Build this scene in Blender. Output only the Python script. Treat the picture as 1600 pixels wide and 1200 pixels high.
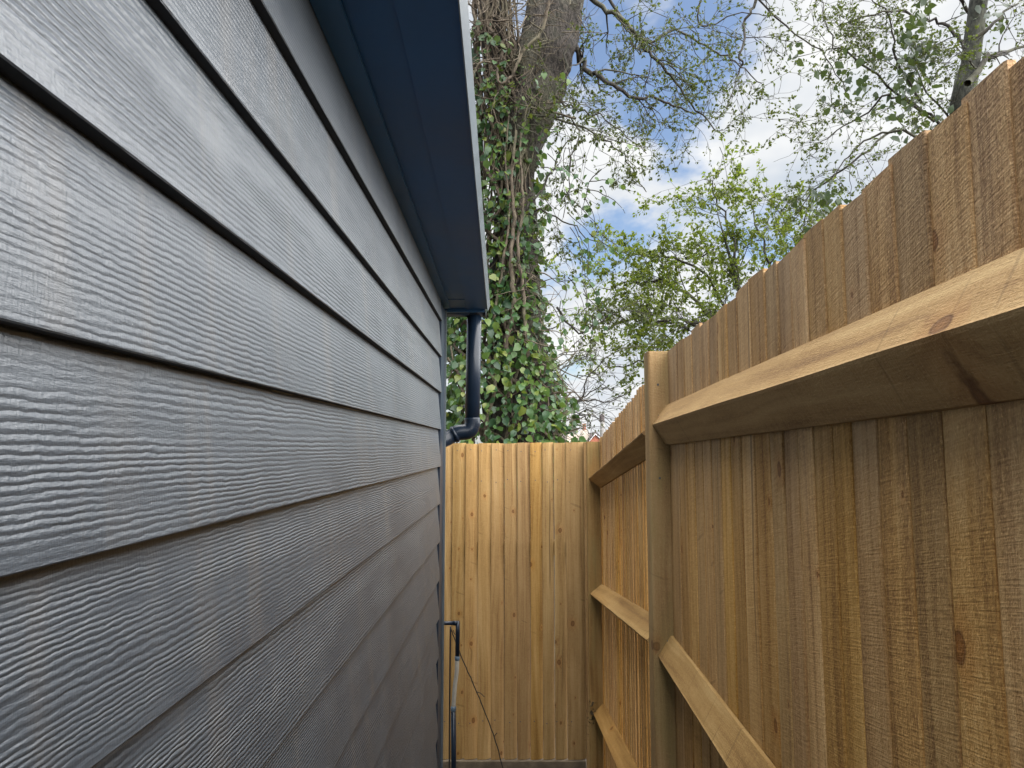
import bpy, math, random
import numpy as np
from mathutils import Vector, Matrix, Euler, noise

random.seed(11); rng = np.random.default_rng(11)
for o in list(bpy.data.objects): bpy.data.objects.remove(o)
S = bpy.context.scene
C = S.collection

# ------------------------------------------------------------------ camera
ZC = 1.95                       # eye height above the ground at the back fence
FPX = 1080.0                    # focal length in pixels of the 1600 px wide photograph
PITCH = math.atan(100 / FPX); YAW = math.atan(3 / FPX)
cd = bpy.data.cameras.new('camera'); cam = bpy.data.objects.new('camera', cd); C.objects.link(cam)
cam.location = (0, 0, ZC); cam.rotation_euler = (math.pi / 2 + PITCH, 0, YAW)
cd.sensor_fit = 'HORIZONTAL'; cd.sensor_width = 36; cd.lens = 36 * FPX / 1600
cd.clip_start = .02; cd.clip_end = 2000
S.camera = cam
S.render.resolution_x, S.render.resolution_y = 1024, 768

# ------------------------------------------------------------------ light
SUN_EL, SUN_AZ = math.radians(54), math.radians(102)      # azimuth clockwise from +Y (looking direction)
SUN_DIR = Vector((math.sin(SUN_AZ) * math.cos(SUN_EL), math.cos(SUN_AZ) * math.cos(SUN_EL), math.sin(SUN_EL)))
EXPOSURE = 1.65
sd = bpy.data.lights.new('sun_fill_dome', 'SUN'); sun_fill_dome = bpy.data.objects.new('sun_fill_dome', sd); C.objects.link(sun_fill_dome)
sd.energy = 4.6; sd.angle = math.radians(128); sd.color = (1, .975, .94)  # spread into an added dome of fill light, unseen in the sky
sun_fill_dome.rotation_euler = SUN_DIR.to_track_quat('Z', 'Y').to_euler()
S.cycles.max_bounces = 5; S.cycles.diffuse_bounces = 1; S.cycles.glossy_bounces = 2; S.cycles.transmission_bounces = 3
S.view_settings.view_transform = 'Standard'; S.view_settings.look = 'None'
S.view_settings.exposure = EXPOSURE; S.view_settings.gamma = 1; S.view_settings.use_curve_mapping = False


class NT:
    """small helper to write node trees"""
    def __init__(s, tree):
        s.t = tree; tree.nodes.clear()
    def n(s, typ, ins=None, **kw):
        nd = s.t.nodes.new(typ)
        for k, v in kw.items(): setattr(nd, k, v)
        for k, v in (ins or {}).items():
            sk = nd.inputs[k]
            if isinstance(v, bpy.types.NodeSocket): s.t.links.new(v, sk)
            else: sk.default_value = v
        return nd
    def m(s, op, a, b=0.0, c=0.0, clamp=False):
        return s.n('ShaderNodeMath', {0: a, 1: b, 2: c}, operation=op, use_clamp=clamp).outputs[0]
    def v(s, op, a, b=(0, 0, 0)):
        return s.n('ShaderNodeVectorMath', {0: a, 1: b}, operation=op).outputs[0]
    def xyz(s, x, y, z):
        return s.n('ShaderNodeCombineXYZ', {0: x, 1: y, 2: z}).outputs[0]
    def noise(s, vec, scale=1., detail=2., rough=.5, dist=0.):
        return s.n('ShaderNodeTexNoise', {'Vector': vec, 'Scale': scale, 'Detail': detail, 'Roughness': rough, 'Distortion': dist}).outputs[0]
    def map(s, x, a, b, c=0., d=1.):
        return s.n('ShaderNodeMapRange', {0: x, 1: a, 2: b, 3: c, 4: d}, interpolation_type='SMOOTHSTEP').outputs[0]
    def mix(s, f, a, b, typ='MIX'):
        nd = s.n('ShaderNodeMix', data_type='RGBA', blend_type=typ)
        for sk, v in ((nd.inputs[0], f), (nd.inputs[6], a), (nd.inputs[7], b)):
            if isinstance(v, bpy.types.NodeSocket): s.t.links.new(v, sk)
            else: sk.default_value = (*v, 1) if isinstance(v, tuple) and len(v) == 3 else v
        return nd.outputs[2]
    def ramp(s, f, stops):
        nd = s.n('ShaderNodeValToRGB', {0: f}); e = nd.color_ramp.elements
        while len(e) < len(stops): e.new(.5)
        for i, (p, c) in enumerate(stops): e[i].position = p; e[i].color = (*c, 1)
        return nd.outputs[0]
    def link(s, a, b): s.t.links.new(a, b)


# ------------------------------------------------------------------ sky: Nishita with broken cumulus
W = bpy.data.worlds.new('World'); S.world = W; W.use_nodes = True
t = NT(W.node_tree)
tc = t.n('ShaderNodeTexCoord').outputs['Generated']
sky = t.n('ShaderNodeTexSky', sky_type='NISHITA', sun_disc=False, sun_elevation=SUN_EL, sun_rotation=SUN_AZ, air_density=1.0, dust_density=1.6, ozone_density=1.4).outputs[0]
sp = t.n('ShaderNodeSeparateXYZ', {0: tc})
zz = t.m('MAXIMUM', sp.outputs[2], .05)
k = t.m('DIVIDE', 1., t.m('ADD', zz, .35))
pl = t.xyz(t.m('MULTIPLY', sp.outputs[0], k), t.m('MULTIPLY', sp.outputs[1], k), t.m('MULTIPLY', sp.outputs[2], .6))
big = t.noise(t.v('ADD', pl, (3.4, 1.9, .3)), 2.3, 6., .56, .25)
fine = t.noise(pl, 9., 4., .6)
fld = t.m('ADD', big, t.m('MULTIPLY', t.m('SUBTRACT', fine, .5), .24))
def gap(px, py, w, amt):
    """an opening in the cloud, by direction"""
    d = Vector(((px - 803) / FPX, 1, (700 - py) / FPX)).normalized()
    dd = t.n('ShaderNodeVectorMath', {0: tc, 1: tuple(d)}, operation='DISTANCE').outputs['Value']
    return t.m('MULTIPLY', t.map(dd, w, w * .25), amt)
gaps = None
for g in ((1000, 40, .26, .20), (1120, 120, .18, .14), (1230, 90, .06, .06), (1010, 390, .13, .16), (940, 360, .10, .13), (1210, 350, .10, .12), (1290, 120, .26, -.13), (950, 230, .14, -.12), (1090, 290, .18, -.14), (960, 520, .18, -.12), (1400, 100, .25, -.2), (1190, 30, .10, .08)):
    x = gap(*g); gaps = x if gaps is None else t.m('ADD', gaps, x)
mask = t.map(t.m('SUBTRACT', fld, gaps), .38, .54)
shade = t.noise(t.v('ADD', pl, (7.7, 2.2, 0)), 3.6, 4., .55)
cloud = t.ramp(shade, [(.30, (.27, .30, .34)), (.50, (.375, .385, .395)), (.66, (.46, .46, .45))])
bs = t.n('ShaderNodeBackground', {'Color': sky, 'Strength': .06})
bc = t.n('ShaderNodeBackground', {'Color': cloud, 'Strength': .75})
ms = t.n('ShaderNodeMixShader', {0: mask, 1: bs.outputs[0], 2: bc.outputs[0]})
t.link(ms.outputs[0], t.n('ShaderNodeOutputWorld').inputs[0])

# ------------------------------------------------------------------ photograph geometry
RM = Euler(cam.rotation_euler).to_matrix(); CP = Vector(cam.location)
def ray(px, py): return RM @ Vector(((px - 800) / FPX, (600 - py) / FPX, -1))
def at(px, py, Y): r = ray(px, py); return CP + r * (Y / r.y)
def onx(px, py, X): r = ray(px, py); return CP + r * (X / r.x)
def onplane(px, py, p, n): r = ray(px, py); return CP + r * ((p - CP).dot(n) / r.dot(n))

# ------------------------------------------------------------------ mesh helpers
class MB:
    def __init__(s): s.v = []; s.f = []
    def add(s, vs, fs):
        b = len(s.v); s.v += [tuple(p) for p in vs]; s.f += [tuple(i + b for i in q) for q in fs]
    def box(s, a, b):
        (x0, y0, z0), (x1, y1, z1) = a, b
        s.add([(x0, y0, z0), (x1, y0, z0), (x1, y1, z0), (x0, y1, z0), (x0, y0, z1), (x1, y0, z1), (x1, y1, z1), (x0, y1, z1)],
              [(3, 2, 1, 0), (4, 5, 6, 7), (0, 1, 5, 4), (1, 2, 6, 5), (2, 3, 7, 6), (3, 0, 4, 7)])
    def loft(s, rings, cap=True):
        n = len(rings[0]); vs = [p for r in rings for p in r]; fs = []
        for i in range(len(rings) - 1):
            for j in range(n):
                k = (j + 1) % n
                fs.append((i * n + j, i * n + k, (i + 1) * n + k, (i + 1) * n + j))
        if cap: fs += [tuple(range(n))[::-1], tuple((len(rings) - 1) * n + j for j in range(n))]
        s.add(vs, fs)
    def tube(s, pts, rad, sides=6, cap=True, rough=0.):
        pts = [Vector(p) for p in pts]; n = len(pts)
        if not hasattr(rad, '__len__'): rad = [rad] * n
        d = (pts[1] - pts[0]).normalized(); u = d.orthogonal().normalized(); rings = []
        for i in range(n):
            d2 = (pts[min(i + 1, n - 1)] - pts[max(i - 1, 0)])
            d2 = d2.normalized() if d2.length > 1e-9 else d
            u = (u - d2 * u.dot(d2)); u = u.normalized() if u.length > 1e-6 else d2.orthogonal().normalized()
            w = d2.cross(u); d = d2
            rings.append([pts[i] + (u * math.cos(a) + w * math.sin(a)) * rad[i] * (1 + (rough * noise.noise((pts[i] + u * math.cos(a) * rad[i] * 2 + w * math.sin(a) * rad[i] * 2) * 6) if rough else 0)) for a in (2 * math.pi * j / sides for j in range(sides))])
        s.loft(rings, cap)
    def mesh(s, name, mat, smooth=False, bevel=0):
        me = bpy.data.meshes.new(name); me.from_pydata(s.v, [], s.f); me.update()
        if mat: me.materials.append(mat)
        if smooth: me.polygons.foreach_set('use_smooth', [True] * len(me.polygons))
        return me
    def build(s, name, mat, parent=None, smooth=False, bevel=0):
        o = link(name, s.mesh(name, mat, smooth), parent)
        if bevel:
            b = o.modifiers.new('bevel', 'BEVEL'); b.width = bevel; b.segments = 2; b.limit_method = 'ANGLE'
        return o
def link(name, me, parent=None, mw=None):
    o = bpy.data.objects.new(name, me); C.objects.link(o)
    if parent: o.parent = parent
    if mw is not None: o.matrix_basis = mw
    return o
def empty(name, label, cat, group=None):
    o = link(name, None); tag(o, label, cat, group); return o
def tag(o, label=None, cat=None, group=None, kind=None):
    for k_, v_ in (('label', label), ('category', cat), ('group', group), ('kind', kind)):
        if v_: o[k_] = v_
    return o
def bez(pts, n=6):
    """Catmull-Rom through points"""
    P = [Vector(p) for p in pts]; P = [P[0] * 2 - P[1]] + P + [P[-1] * 2 - P[-2]]; out = []
    for i in range(1, len(P) - 2):
        for j in range(n):
            u = j / n; a, b, c, d = P[i - 1], P[i], P[i + 1], P[i + 2]
            out.append(.5 * ((2 * b) + (c - a) * u + (2 * a - 5 * b + 4 * c - d) * u * u + (3 * b - a - 3 * c + d) * u ** 3))
    out.append(P[-2]); return out

# ------------------------------------------------------------------ materials
def new(name):
    m = bpy.data.materials.new(name); m.use_nodes = True; return m, NT(m.node_tree)
def finish(t, col, rough, bump=None, spec=.5, bstr=1., bdist=1., coat=0., extra=None):
    p = t.n('ShaderNodeBsdfPrincipled', {'Base Color': col, 'Roughness': rough, 'Specular IOR Level': spec, 'Coat Weight': coat, 'Coat Roughness': .5})
    if bump is not None:
        t.link(t.n('ShaderNodeBump', {'Strength': bstr, 'Distance': bdist, 'Height': bump}).outputs[0], p.inputs['Normal'])
    out = p.outputs[0]
    if extra: out = extra(out)
    t.link(out, t.n('ShaderNodeOutputMaterial').inputs[0]); return p
def plain(name, col, rough=.5, var=.15, nscale=8., bump=0., spec=.5, coat=0., fine=0.):
    m, t = new(name); co = t.n('ShaderNodeTexCoord').outputs['Object']
    a = t.noise(co, nscale, 5., .6)
    c = t.mix(t.map(a, .3, .7), tuple(x * (1 - var) for x in col), tuple(min(1, x * (1 + var)) for x in col))
    b = t.noise(co, nscale * 14, 3., .6)
    r = t.m('ADD', rough, t.m('MULTIPLY', t.m('SUBTRACT', a, .5), .25))
    finish(t, c, r, b if bump else None, spec, 1., bump or 1, coat); return m

def wood(name, light, mid, dark, vary=.35, knots=1., saw=1., stain=None, scar=.73, silver=0.):
    """rough sawn softwood; object-space Z is the length of the piece"""
    m, t = new(name)
    co = t.n('ShaderNodeTexCoord').outputs['Object']
    rnd = t.n('ShaderNodeObjectInfo').outputs['Random']
    off = t.xyz(t.m('MULTIPLY', rnd, 31.7), t.m('MULTIPLY', rnd, 17.3), t.m('MULTIPLY', rnd, 83.1))
    p = t.v('ADD', co, off); s = t.n('ShaderNodeSeparateXYZ', {0: p}); x, y, z = s.outputs
    # knots
    kv = t.xyz(t.m('MULTIPLY', t.m('ADD', x, t.m('MULTIPLY', y, .6)), 9.5), t.m('MULTIPLY', z, 7.0), 0.)
    vor = t.n('ShaderNodeTexVoronoi', {'Vector': kv, 'Scale': 1.0, 'Randomness': 1.}, voronoi_dimensions='2D')
    vs = t.n('ShaderNodeSeparateColor', {0: vor.outputs['Color']})
    wob = t.m('ADD', vor.outputs['Distance'], t.m('MULTIPLY', t.m('SUBTRACT', t.noise(p, 60., 2.), .5), .06))
    siz = t.m('ADD', .03, t.m('MULTIPLY', t.m('POWER', vs.outputs[1], 2.), .10))
    has = t.m('GREATER_THAN', vs.outputs[0], 1 - .30 * knots)
    kn = t.m('MULTIPLY', t.map(t.m('DIVIDE', wob, siz), 1.1, .75), has)
    halo = t.m('MULTIPLY', t.map(t.m('DIVIDE', wob, siz), 3.6, .9), has)
    # growth rings running along the length, bending round the knots
    warp = t.m('ADD', t.m('MULTIPLY', t.noise(t.xyz(t.m('MULTIPLY', x, 4.), t.m('MULTIPLY', y, 4.), t.m('MULTIPLY', z, .9)), 1., 3., .5), .09),
               t.m('MULTIPLY', halo, .016))
    rc = t.m('ADD', x, warp)
    ring = t.noise(t.xyz(t.m('MULTIPLY', rc, 130.), t.m('MULTIPLY', y, 40.), t.m('MULTIPLY', z, 1.3)), 1., 2., .6)
    ring2 = t.noise(t.xyz(t.m('MULTIPLY', rc, 48.), t.m('MULTIPLY', y, 20.), t.m('MULTIPLY', z, .7)), 1., 2., .5)
    fib = t.noise(t.xyz(t.m('MULTIPLY', x, 520.), t.m('MULTIPLY', y, 520.), t.m('MULTIPLY', z, 45.)), 1., 2., .65)
    fuzz = t.noise(t.xyz(t.m('MULTIPLY', x, 420.), t.m('MULTIPLY', y, 420.), t.m('MULTIPLY', z, 210.)), 1., 2., .7)
    blot = t.noise(t.xyz(t.m('MULTIPLY', x, 16.), t.m('MULTIPLY', y, 16.), t.m('MULTIPLY', z, 3.2)), 1., 3., .6)
    sw = t.noise(t.xyz(t.m('MULTIPLY', x, 30.), t.m('MULTIPLY', y, 30.), t.m('ADD', t.m('MULTIPLY', z, 420.), t.m('MULTIPLY', x, 90.))), 1., 1., .5)
    f = t.m('ADD', t.m('ADD', t.m('MULTIPLY', ring, .24), t.m('MULTIPLY', ring2, .36)), t.m('ADD', t.m('MULTIPLY', fib, .18), t.m('MULTIPLY', blot, .30)))
    f = t.m('ADD', f, t.m('ADD', t.m('MULTIPLY', t.m('SUBTRACT', sw, .5), .14 * saw), t.m('MULTIPLY', t.m('SUBTRACT', fuzz, .5), .26 * saw)))
    c = t.ramp(f, [(.38, dark), (.54, mid), (.72, light)])
    fleck = t.m('MULTIPLY', t.map(fuzz, .62, .74), .45 * saw)
    c = t.mix(fleck, c, tuple(min(1., q_ * 1.35) for q_ in light))
    # splits and scars
    cr = t.noise(t.xyz(t.m('MULTIPLY', rc, 55.), t.m('MULTIPLY', y, 10.), t.m('MULTIPLY', z, .8)), 1., 1.)
    crk = t.map(cr, .72, .76)
    sc = t.m('MULTIPLY', t.map(t.noise(t.xyz(t.m('MULTIPLY', x, 7.), y, t.m('ADD', t.m('MULTIPLY', z, 46.), t.m('MULTIPLY', x, 18.))), 1., 1.), scar, scar + .04), .5)
    c = t.mix(t.m('MULTIPLY', t.m('MAXIMUM', crk, sc), .55), c, tuple(q * .35 for q in dark))
    c = t.mix(t.m('MULTIPLY', halo, .35), c, tuple(q * 1.0 for q in (mid[0] * .95, mid[1] * .72, mid[2] * .55)))
    rim = t.m('ADD', t.map(t.m('DIVIDE', wob, siz), .35, .95, .25, 1.), t.m('MULTIPLY', t.m('SINE', t.m('MULTIPLY', t.m('DIVIDE', wob, siz), 17.)), .18))
    c = t.mix(t.m('MULTIPLY', kn, .85), c, t.mix(rim, (mid[0] * .62, mid[1] * .45, mid[2] * .36), (dark[0] * .45, dark[1] * .32, dark[2] * .28)))
    # each piece has its own tone
    val = t.m('ADD', 1 - vary * .5, t.m('MULTIPLY', t.m('FRACT', t.m('MULTIPLY', rnd, 7.13)), vary))
    sat = t.m('ADD', .96, t.m('MULTIPLY', t.m('FRACT', t.m('MULTIPLY', rnd, 3.71)), .16))
    hue = t.m('ADD', .4975, t.m('MULTIPLY', t.m('FRACT', t.m('MULTIPLY', rnd, 13.9)), .005))
    c = t.n('ShaderNodeHueSaturation', {'Hue': hue, 'Saturation': sat, 'Value': val, 'Fac': 1., 'Color': c}).outputs[0]
    if silver:   # sun-bleached towards the exposed top of the board
        zl = t.n('ShaderNodeSeparateXYZ', {0: co}).outputs[2]
        sv = t.map(t.m('ADD', zl, t.m('MULTIPLY', t.m('SUBTRACT', blot, .5), .8)), 1.45, 2.05)
        bw = t.n('ShaderNodeRGBToBW', {0: c}).outputs[0]
        c = t.mix(t.m('MULTIPLY', sv, silver), c, t.mix(1., t.n('ShaderNodeCombineColor', {0: bw, 1: bw, 2: bw}).outputs[0], (1.16, .98, .80), 'MULTIPLY'))
    if stain:   # green preservative and algae
        st = t.map(t.noise(t.xyz(t.m('MULTIPLY', x, 14.), t.m('MULTIPLY', y, 14.), t.m('MULTIPLY', z, 2.4)), 1., 4., .6), .42, .7)
        c = t.mix(t.m('MULTIPLY', st, .5), c, stain)
    h = t.m('ADD', t.m('ADD', t.m('MULTIPLY', fuzz, .6 * saw), t.m('MULTIPLY', fib, .4)), t.m('MULTIPLY', sw, .35 * saw))
    finish(t, c, t.m('ADD', .62, t.m('MULTIPLY', ring, .2)), h, .35, 1., .0019); return m

M_NEAR = wood('rough_sawn_board', (.64, .42, .19), (.47, .275, .10), (.225, .115, .04), .30, .75, 1.2, silver=.30)
M_BACK = wood('planed_side_board', (.53, .36, .17), (.40, .248, .098), (.22, .12, .042), .28, 1.3, .6)
M_RAIL = wood('arris_rail_wood', (.49, .33, .15), (.36, .218, .084), (.19, .10, .036), .12, .6, .8, scar=.675)
M_POST = wood('green_treated_post', (.44, .30, .145), (.33, .205, .085), (.20, .115, .045), .1, .5, .8, stain=(.27, .225, .09))
M_GRAV = plain('damp_concrete', (.16, .125, .085), .85, .35, 12., .004)
M_METAL = plain('dark_zinc', (.08, .08, .085), .5)
M_BLACKP = plain('black_plastic_pipe', (.006, .014, .028), .3, .2, 5., 0, .4, .0)
M_GUTTER = plain('black_gutter', (.010, .016, .026), .3, .2, 5.)
M_CORE_SHADE = plain('wall_core_and_lap_shade', (.010, .014, .02), .9)
M_SOFF = plain('navy_soffit', (.006, .070, .205), .5, .12, 3., .0002, .45)
M_TRIM = plain('navy_trim', (.02, .09, .21), .5, .12, 4., .0002, .45)
M_CORNER = plain('corner_trim_dark', (.016, .028, .048), .38, .12, 4., .0002, .5)
M_FASC = plain('pale_metal_drip', (.13, .155, .18), .35, .12, 12., .0002, .5)
M_ROOF = plain('roof_membrane', (.06, .06, .065), .8)
M_CLEAR = plain('milky_hose', (.40, .38, .33), .35, .15, 20.)
M_COLLAR = plain('blue_grey_collar', (.10, .15, .20), .4, .2, 20.)
M_CABLE = plain('black_cable', (.012, .012, .014), .5)
M_STEM = plain('dark_bramble', (.018, .014, .012), .7)

def siding_mat():
    m, t = new('embossed_cement_board')
    co = t.n('ShaderNodeTexCoord').outputs['Object']
    rnd = t.n('ShaderNodeObjectInfo').outputs['Random']
    s = t.n('ShaderNodeSeparateXYZ', {0: co})
    y = t.m('ADD', s.outputs[1], t.m('MULTIPLY', rnd, 57.)); z = t.m('ADD', s.outputs[2], t.m('MULTIPLY', rnd, 9.))
    def nz(fy, fz, d=2., r=.5): return t.m('SUBTRACT', t.noise(t.xyz(0., t.m('MULTIPLY', y, fy), t.m('MULTIPLY', z, fz)), 1., d, r), .5)
    warp = t.m('ADD', t.m('MULTIPLY', nz(.45, 13., 1.), .030), t.m('ADD', t.m('MULTIPLY', nz(7., 22., 2., .5), .0068), t.m('MULTIPLY', nz(45., 90., 2., .6), .0044)))
    g = t.m('MULTIPLY', t.m('ADD', z, warp), 2 * math.pi / .0058)
    g = t.m('MULTIPLY', g, t.m('ADD', .82, t.m('MULTIPLY', t.m('FRACT', t.m('MULTIPLY', rnd, 5.31)), .45)))
    ln = t.m('ADD', .5, t.m('MULTIPLY', t.m('SINE', g), .5))
    ln = t.m('POWER', ln, .7)
    amp = t.map(nz(3.2, 24., 3., .65), -.20, .10, .16, 1.)
    tex = t.m('ADD', nz(70., 460., 2., .6), t.m('MULTIPLY', nz(420., 120., 1.), .6))
    amp = t.m('MULTIPLY', amp, t.m('ADD', .62, t.m('MULTIPLY', t.m('FRACT', t.m('MULTIPLY', rnd, 9.77)), .5)))
    h = t.m('ADD', t.m('MULTIPLY', ln, amp), t.m('MULTIPLY', tex, .5))
    # dust washed down in streaks, and dust caught on the ridges
    streak = t.map(t.noise(t.xyz(0., t.m('MULTIPLY', s.outputs[1], 14.), t.m('MULTIPLY', z, .8)), 1., 4., .6), .5, .72)
    blot = t.noise(co, 6., 5., .6)
    c = t.mix(t.map(blot, .3, .7), (.038, .051, .068), (.056, .071, .089))
    c = t.mix(t.m('MULTIPLY', streak, .28), c, (.14, .125, .108))
    speck = t.map(t.noise(co, 260., 2.), .75, .79)
    c = t.mix(t.m('MULTIPLY', speck, .35), c, (.45, .44, .42))
    r = t.m('ADD', .44, t.m('MULTIPLY', t.m('SUBTRACT', blot, .5), .14))
    finish(t, c, r, h, 1.0, .95, .0014, .35); return m
M_SIDE = siding_mat()

def leafmat(name, stops, rough=.45, trans=.35, spec=.4):
    m, t = new(name)
    a = t.n('ShaderNodeAttribute', attribute_name='tint').outputs['Fac']
    r = t.n('ShaderNodeObjectInfo').outputs['Random']
    f = t.m('FRACT', t.m('ADD', a, r))
    c = t.ramp(f, stops)
    co = t.n('ShaderNodeTexCoord').outputs['Object']
    c = t.mix(.35, c, t.mix(t.noise(co, 55., 3.), (.02, .03, .01), (.22, .28, .10)), 'OVERLAY')
    p = t.n('ShaderNodeBsdfPrincipled', {'Base Color': c, 'Roughness': rough, 'Specular IOR Level': spec})
    tr = t.n('ShaderNodeBsdfTranslucent', {'Color': t.mix(.5, c, (.20, .26, .03), 'ADD')})
    ms = t.n('ShaderNodeMixShader', {0: trans, 1: p.outputs[0], 2: tr.outputs[0]})
    t.link(ms.outputs[0], t.n('ShaderNodeOutputMaterial').inputs[0]); return m
M_IVY = leafmat('ivy_leaf', [(0, (.02, .06, .028)), (.35, (.045, .115, .045)), (.6, (.08, .165, .048)), (.82, (.12, .20, .045)), (1, (.19, .22, .04))], .36, .25, .45)
M_SPRING = leafmat('young_spring_leaf', [(0, (.06, .10, .012)), (.5, (.11, .155, .016)), (1, (.18, .205, .025))], .5, .45)
M_BUD = leafmat('small_bud_leaf', [(0, (.02, .036, .012)), (.5, (.042, .062, .015)), (1, (.085, .095, .02))], .5, .3)
M_DULL = leafmat('dull_blue_green_leaf', [(0, (.013, .034, .025)), (.5, (.023, .05, .032)), (1, (.045, .075, .03))], .45, .25)
M_DEAD = leafmat('dead_brown_leaf', [(0, (.05, .03, .018)), (1, (.11, .07, .04))], .8, .15)

def bark(name, a, b, sc=9., bd=.02):
    m, t = new(name)
    co = t.n('ShaderNodeTexCoord').outputs['Object']; s = t.n('ShaderNodeSeparateXYZ', {0: co})
    v = t.xyz(t.m('MULTIPLY', s.outputs[0], 2.6), t.m('MULTIPLY', s.outputs[1], 2.6), t.m('MULTIPLY', s.outputs[2], .8))
    w = t.noise(v, sc, 6., .65, .6); w2 = t.noise(co, 2.5, 3.)
    c = t.mix(t.map(w, .34, .62), a, b); c = t.mix(t.m('MULTIPLY', t.map(w2, .45, .7), .4), c, tuple(q * .9 for q in (.16, .17, .10)))
    finish(t, c, .85, w, .3, 1., bd); return m
M_BARK = bark('furrowed_bark', (.010, .009, .008), (.085, .072, .062), 22., .06)
M_VINE = bark('ivy_stem_bark', (.04, .032, .024), (.145, .115, .085), 20., .004)
M_TWIG = bark('twig_bark', (.018, .017, .016), (.062, .056, .048), 20., .003)
M_GTWIG = bark('grey_green_branch', (.02, .021, .019), (.065, .068, .056), 14., .006)

def ground_mat():
    m, t = new('gravelly_soil'); co = t.n('ShaderNodeTexCoord').outputs['Object']
    a = t.noise(co, 3., 8., .65); b = t.n('ShaderNodeTexVoronoi', {'Vector': co, 'Scale': 45.}).outputs['Distance']
    c = t.ramp(a, [(.3, (.035, .028, .02)), (.55, (.075, .06, .045)), (.75, (.05, .055, .03))])
    finish(t, c, .9, t.m('ADD', a, t.m('MULTIPLY', b, .4)), .3, 1., .03); return m

# ------------------------------------------------------------------ ground
def gz(y): return .225 + .018 * (2.2 - max(y, -4)) if y < 2.2 else (.225 * (1 - (y - 2.2) / 1.73) if y < 3.93 else 0.)
mb = MB(); xs = [-400, -60, -4, -.3, .5, 4, 60, 400]; ys = [-400, -60, -4, 0, 2.2, 3.0, 3.93, 6, 20, 80, 400, 900]
mb.add([(x, y, gz(y)) for y in ys for x in xs], [(j * 8 + i, j * 8 + i + 1, j * 8 + i + 9, j * 8 + i + 8) for j in range(len(ys) - 1) for i in range(7)])
tag(mb.build('ground', ground_mat()), kind='structure')

# ------------------------------------------------------------------ garden room (left)
XW = -.298
room = empty('garden_room', 'dark grey timber-effect clad garden room with navy eaves, filling the left side', 'building')
Y0, Y1, YE = -1.7, 2.84, 2.99
mb = MB(); mb.box((-3.2, Y0, .05), (-.332, YE - .02, ZC + .66)); mb.build('wall_core', M_CORE_SHADE, room)
def siding_mesh(i):
    r = random.Random(i); mb = MB(); n = 9; rings = []
    for j in range(n):
        y = Y0 + (Y1 - Y0) * j / (n - 1); d = r.uniform(-.0008, .0008)
        rings.append([(XW, y, d), (XW - .0012, y, d - .0012), (XW - .0165, y, d - .001), (XW - .0265, y, .176), (XW - .0165, y, .178)])
    mb.loft(rings); me = mb.mesh('siding_board', M_SIDE); me.materials.append(M_CORE_SHADE)
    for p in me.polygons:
        if p.normal.z < -.8: p.material_index = 1           # underside of the lap painted near-black as its shadow gap
    return me
for i in range(-1, 15):
    h = .077 - .1505 * (i - 4) + random.uniform(-.001, .001)
    if ZC + h < .2: continue
    o = link('siding_board', siding_mesh(i), room); o.location = (random.uniform(-.0008, .0008), 0, ZC + h)
# corner trim
mb = MB(); mb.box((-.40, Y1 + .004, .12), (XW - .004, YE, ZC + .60)); mb.build('corner_trim', M_CORNER, room)
mb = MB(); mb.box((-.330, YE - .008, .12), (XW + .004, YE + .004, ZC + .60)); mb.build('corner_bead', plain('lit_trim_edge', (.09, .11, .125), .4), room)  # paler grey imitates the lit outer edge of the dark trim
mb = MB(); mb.box((-3.2, YE - .019, .12), (-.405, YE - .004, ZC + .62)); mb.build('rear_wall_face', M_SIDE, room)
# sloping eaves: the roof falls towards the back gutter
pa = onx(492, 0, XW - .006); pb = onx(694, 478, XW - .006)
sl = (pb.z - pa.z) / (pb.y - pa.y)
nrm = Vector((0, -sl, 1)).normalized()
def eave(px0, px1, py1, dz=0):
    """straight line on the soffit plane through (px0, 0) and (px1, py1), as a function of y"""
    p = pa + Vector((0, 0, dz)); a = onplane(px0, 0, p, nrm); b = onplane(px1, py1, p, nrm)
    k = (b.x - a.x) / (b.y - a.y)
    return lambda y: a.x + k * (y - a.y)
zs = lambda y: pa.z + sl * (y - pa.y)
e_in, e_mid, e_out = eave(531, 697, 462), eave(615, 724, 460), eave(715, 760, 474)
EY = (Y0, 0., 1., 2., 2.86); EY2 = (2.864, 3.03)
def strip(fa, fb, ys, dz0, dz1):
    mb = MB(); mb.loft([[(fa(y), y, zs(y) + dz0), (fb(y), y, zs(y) + dz0), (fb(y), y, zs(y) + dz1), (fa(y), y, zs(y) + dz1)] for y in ys]); return mb
sof = strip(lambda y: e_in(y) - .004, lambda y: e_mid(y) - .001, EY, .004, .018).build('soffit', M_SOFF, room)
strip(lambda y: e_in(y) - .004, lambda y: e_mid(y) - .001, EY2, .002, .018).build('soffit_panel', M_SOFF, sof)
strip(e_mid, e_out, (Y0, 0., 1., 2., 3.03), 0., .018).build('soffit_panel', M_SOFF, sof)
strip(lambda y: XW - .012, e_in, (Y0, 0., 1., 2., 2.99), -.006, .018).build('frieze_trim', M_TRIM, room)
fz = lambda y: e_out(y) + .014
mb = MB(); mb.loft([[(e_out(y) + .0005, y, zs(y) - .004), (e_out(y) + .003, y, zs(y) - .005), (fz(y), y, zs(y) + .020), (fz(y) - .004, y, zs(y) + .026), (e_out(y) + .0005, y, zs(y) + .026)] for y in (Y0, 0., 1., 2., 3.05)])
mb.build('drip_trim', M_FASC, room)
mb = MB(); mb.loft([[(-3.25, y, zs(y) + .027), (e_out(y) - .004, y, zs(y) + .027), (e_out(y) - .004, y, zs(y) + .12), (-3.25, y, zs(y) + .12)] for y in (Y0 - .1, 3.045)])
mb.build('roof', M_ROOF, room)
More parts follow.
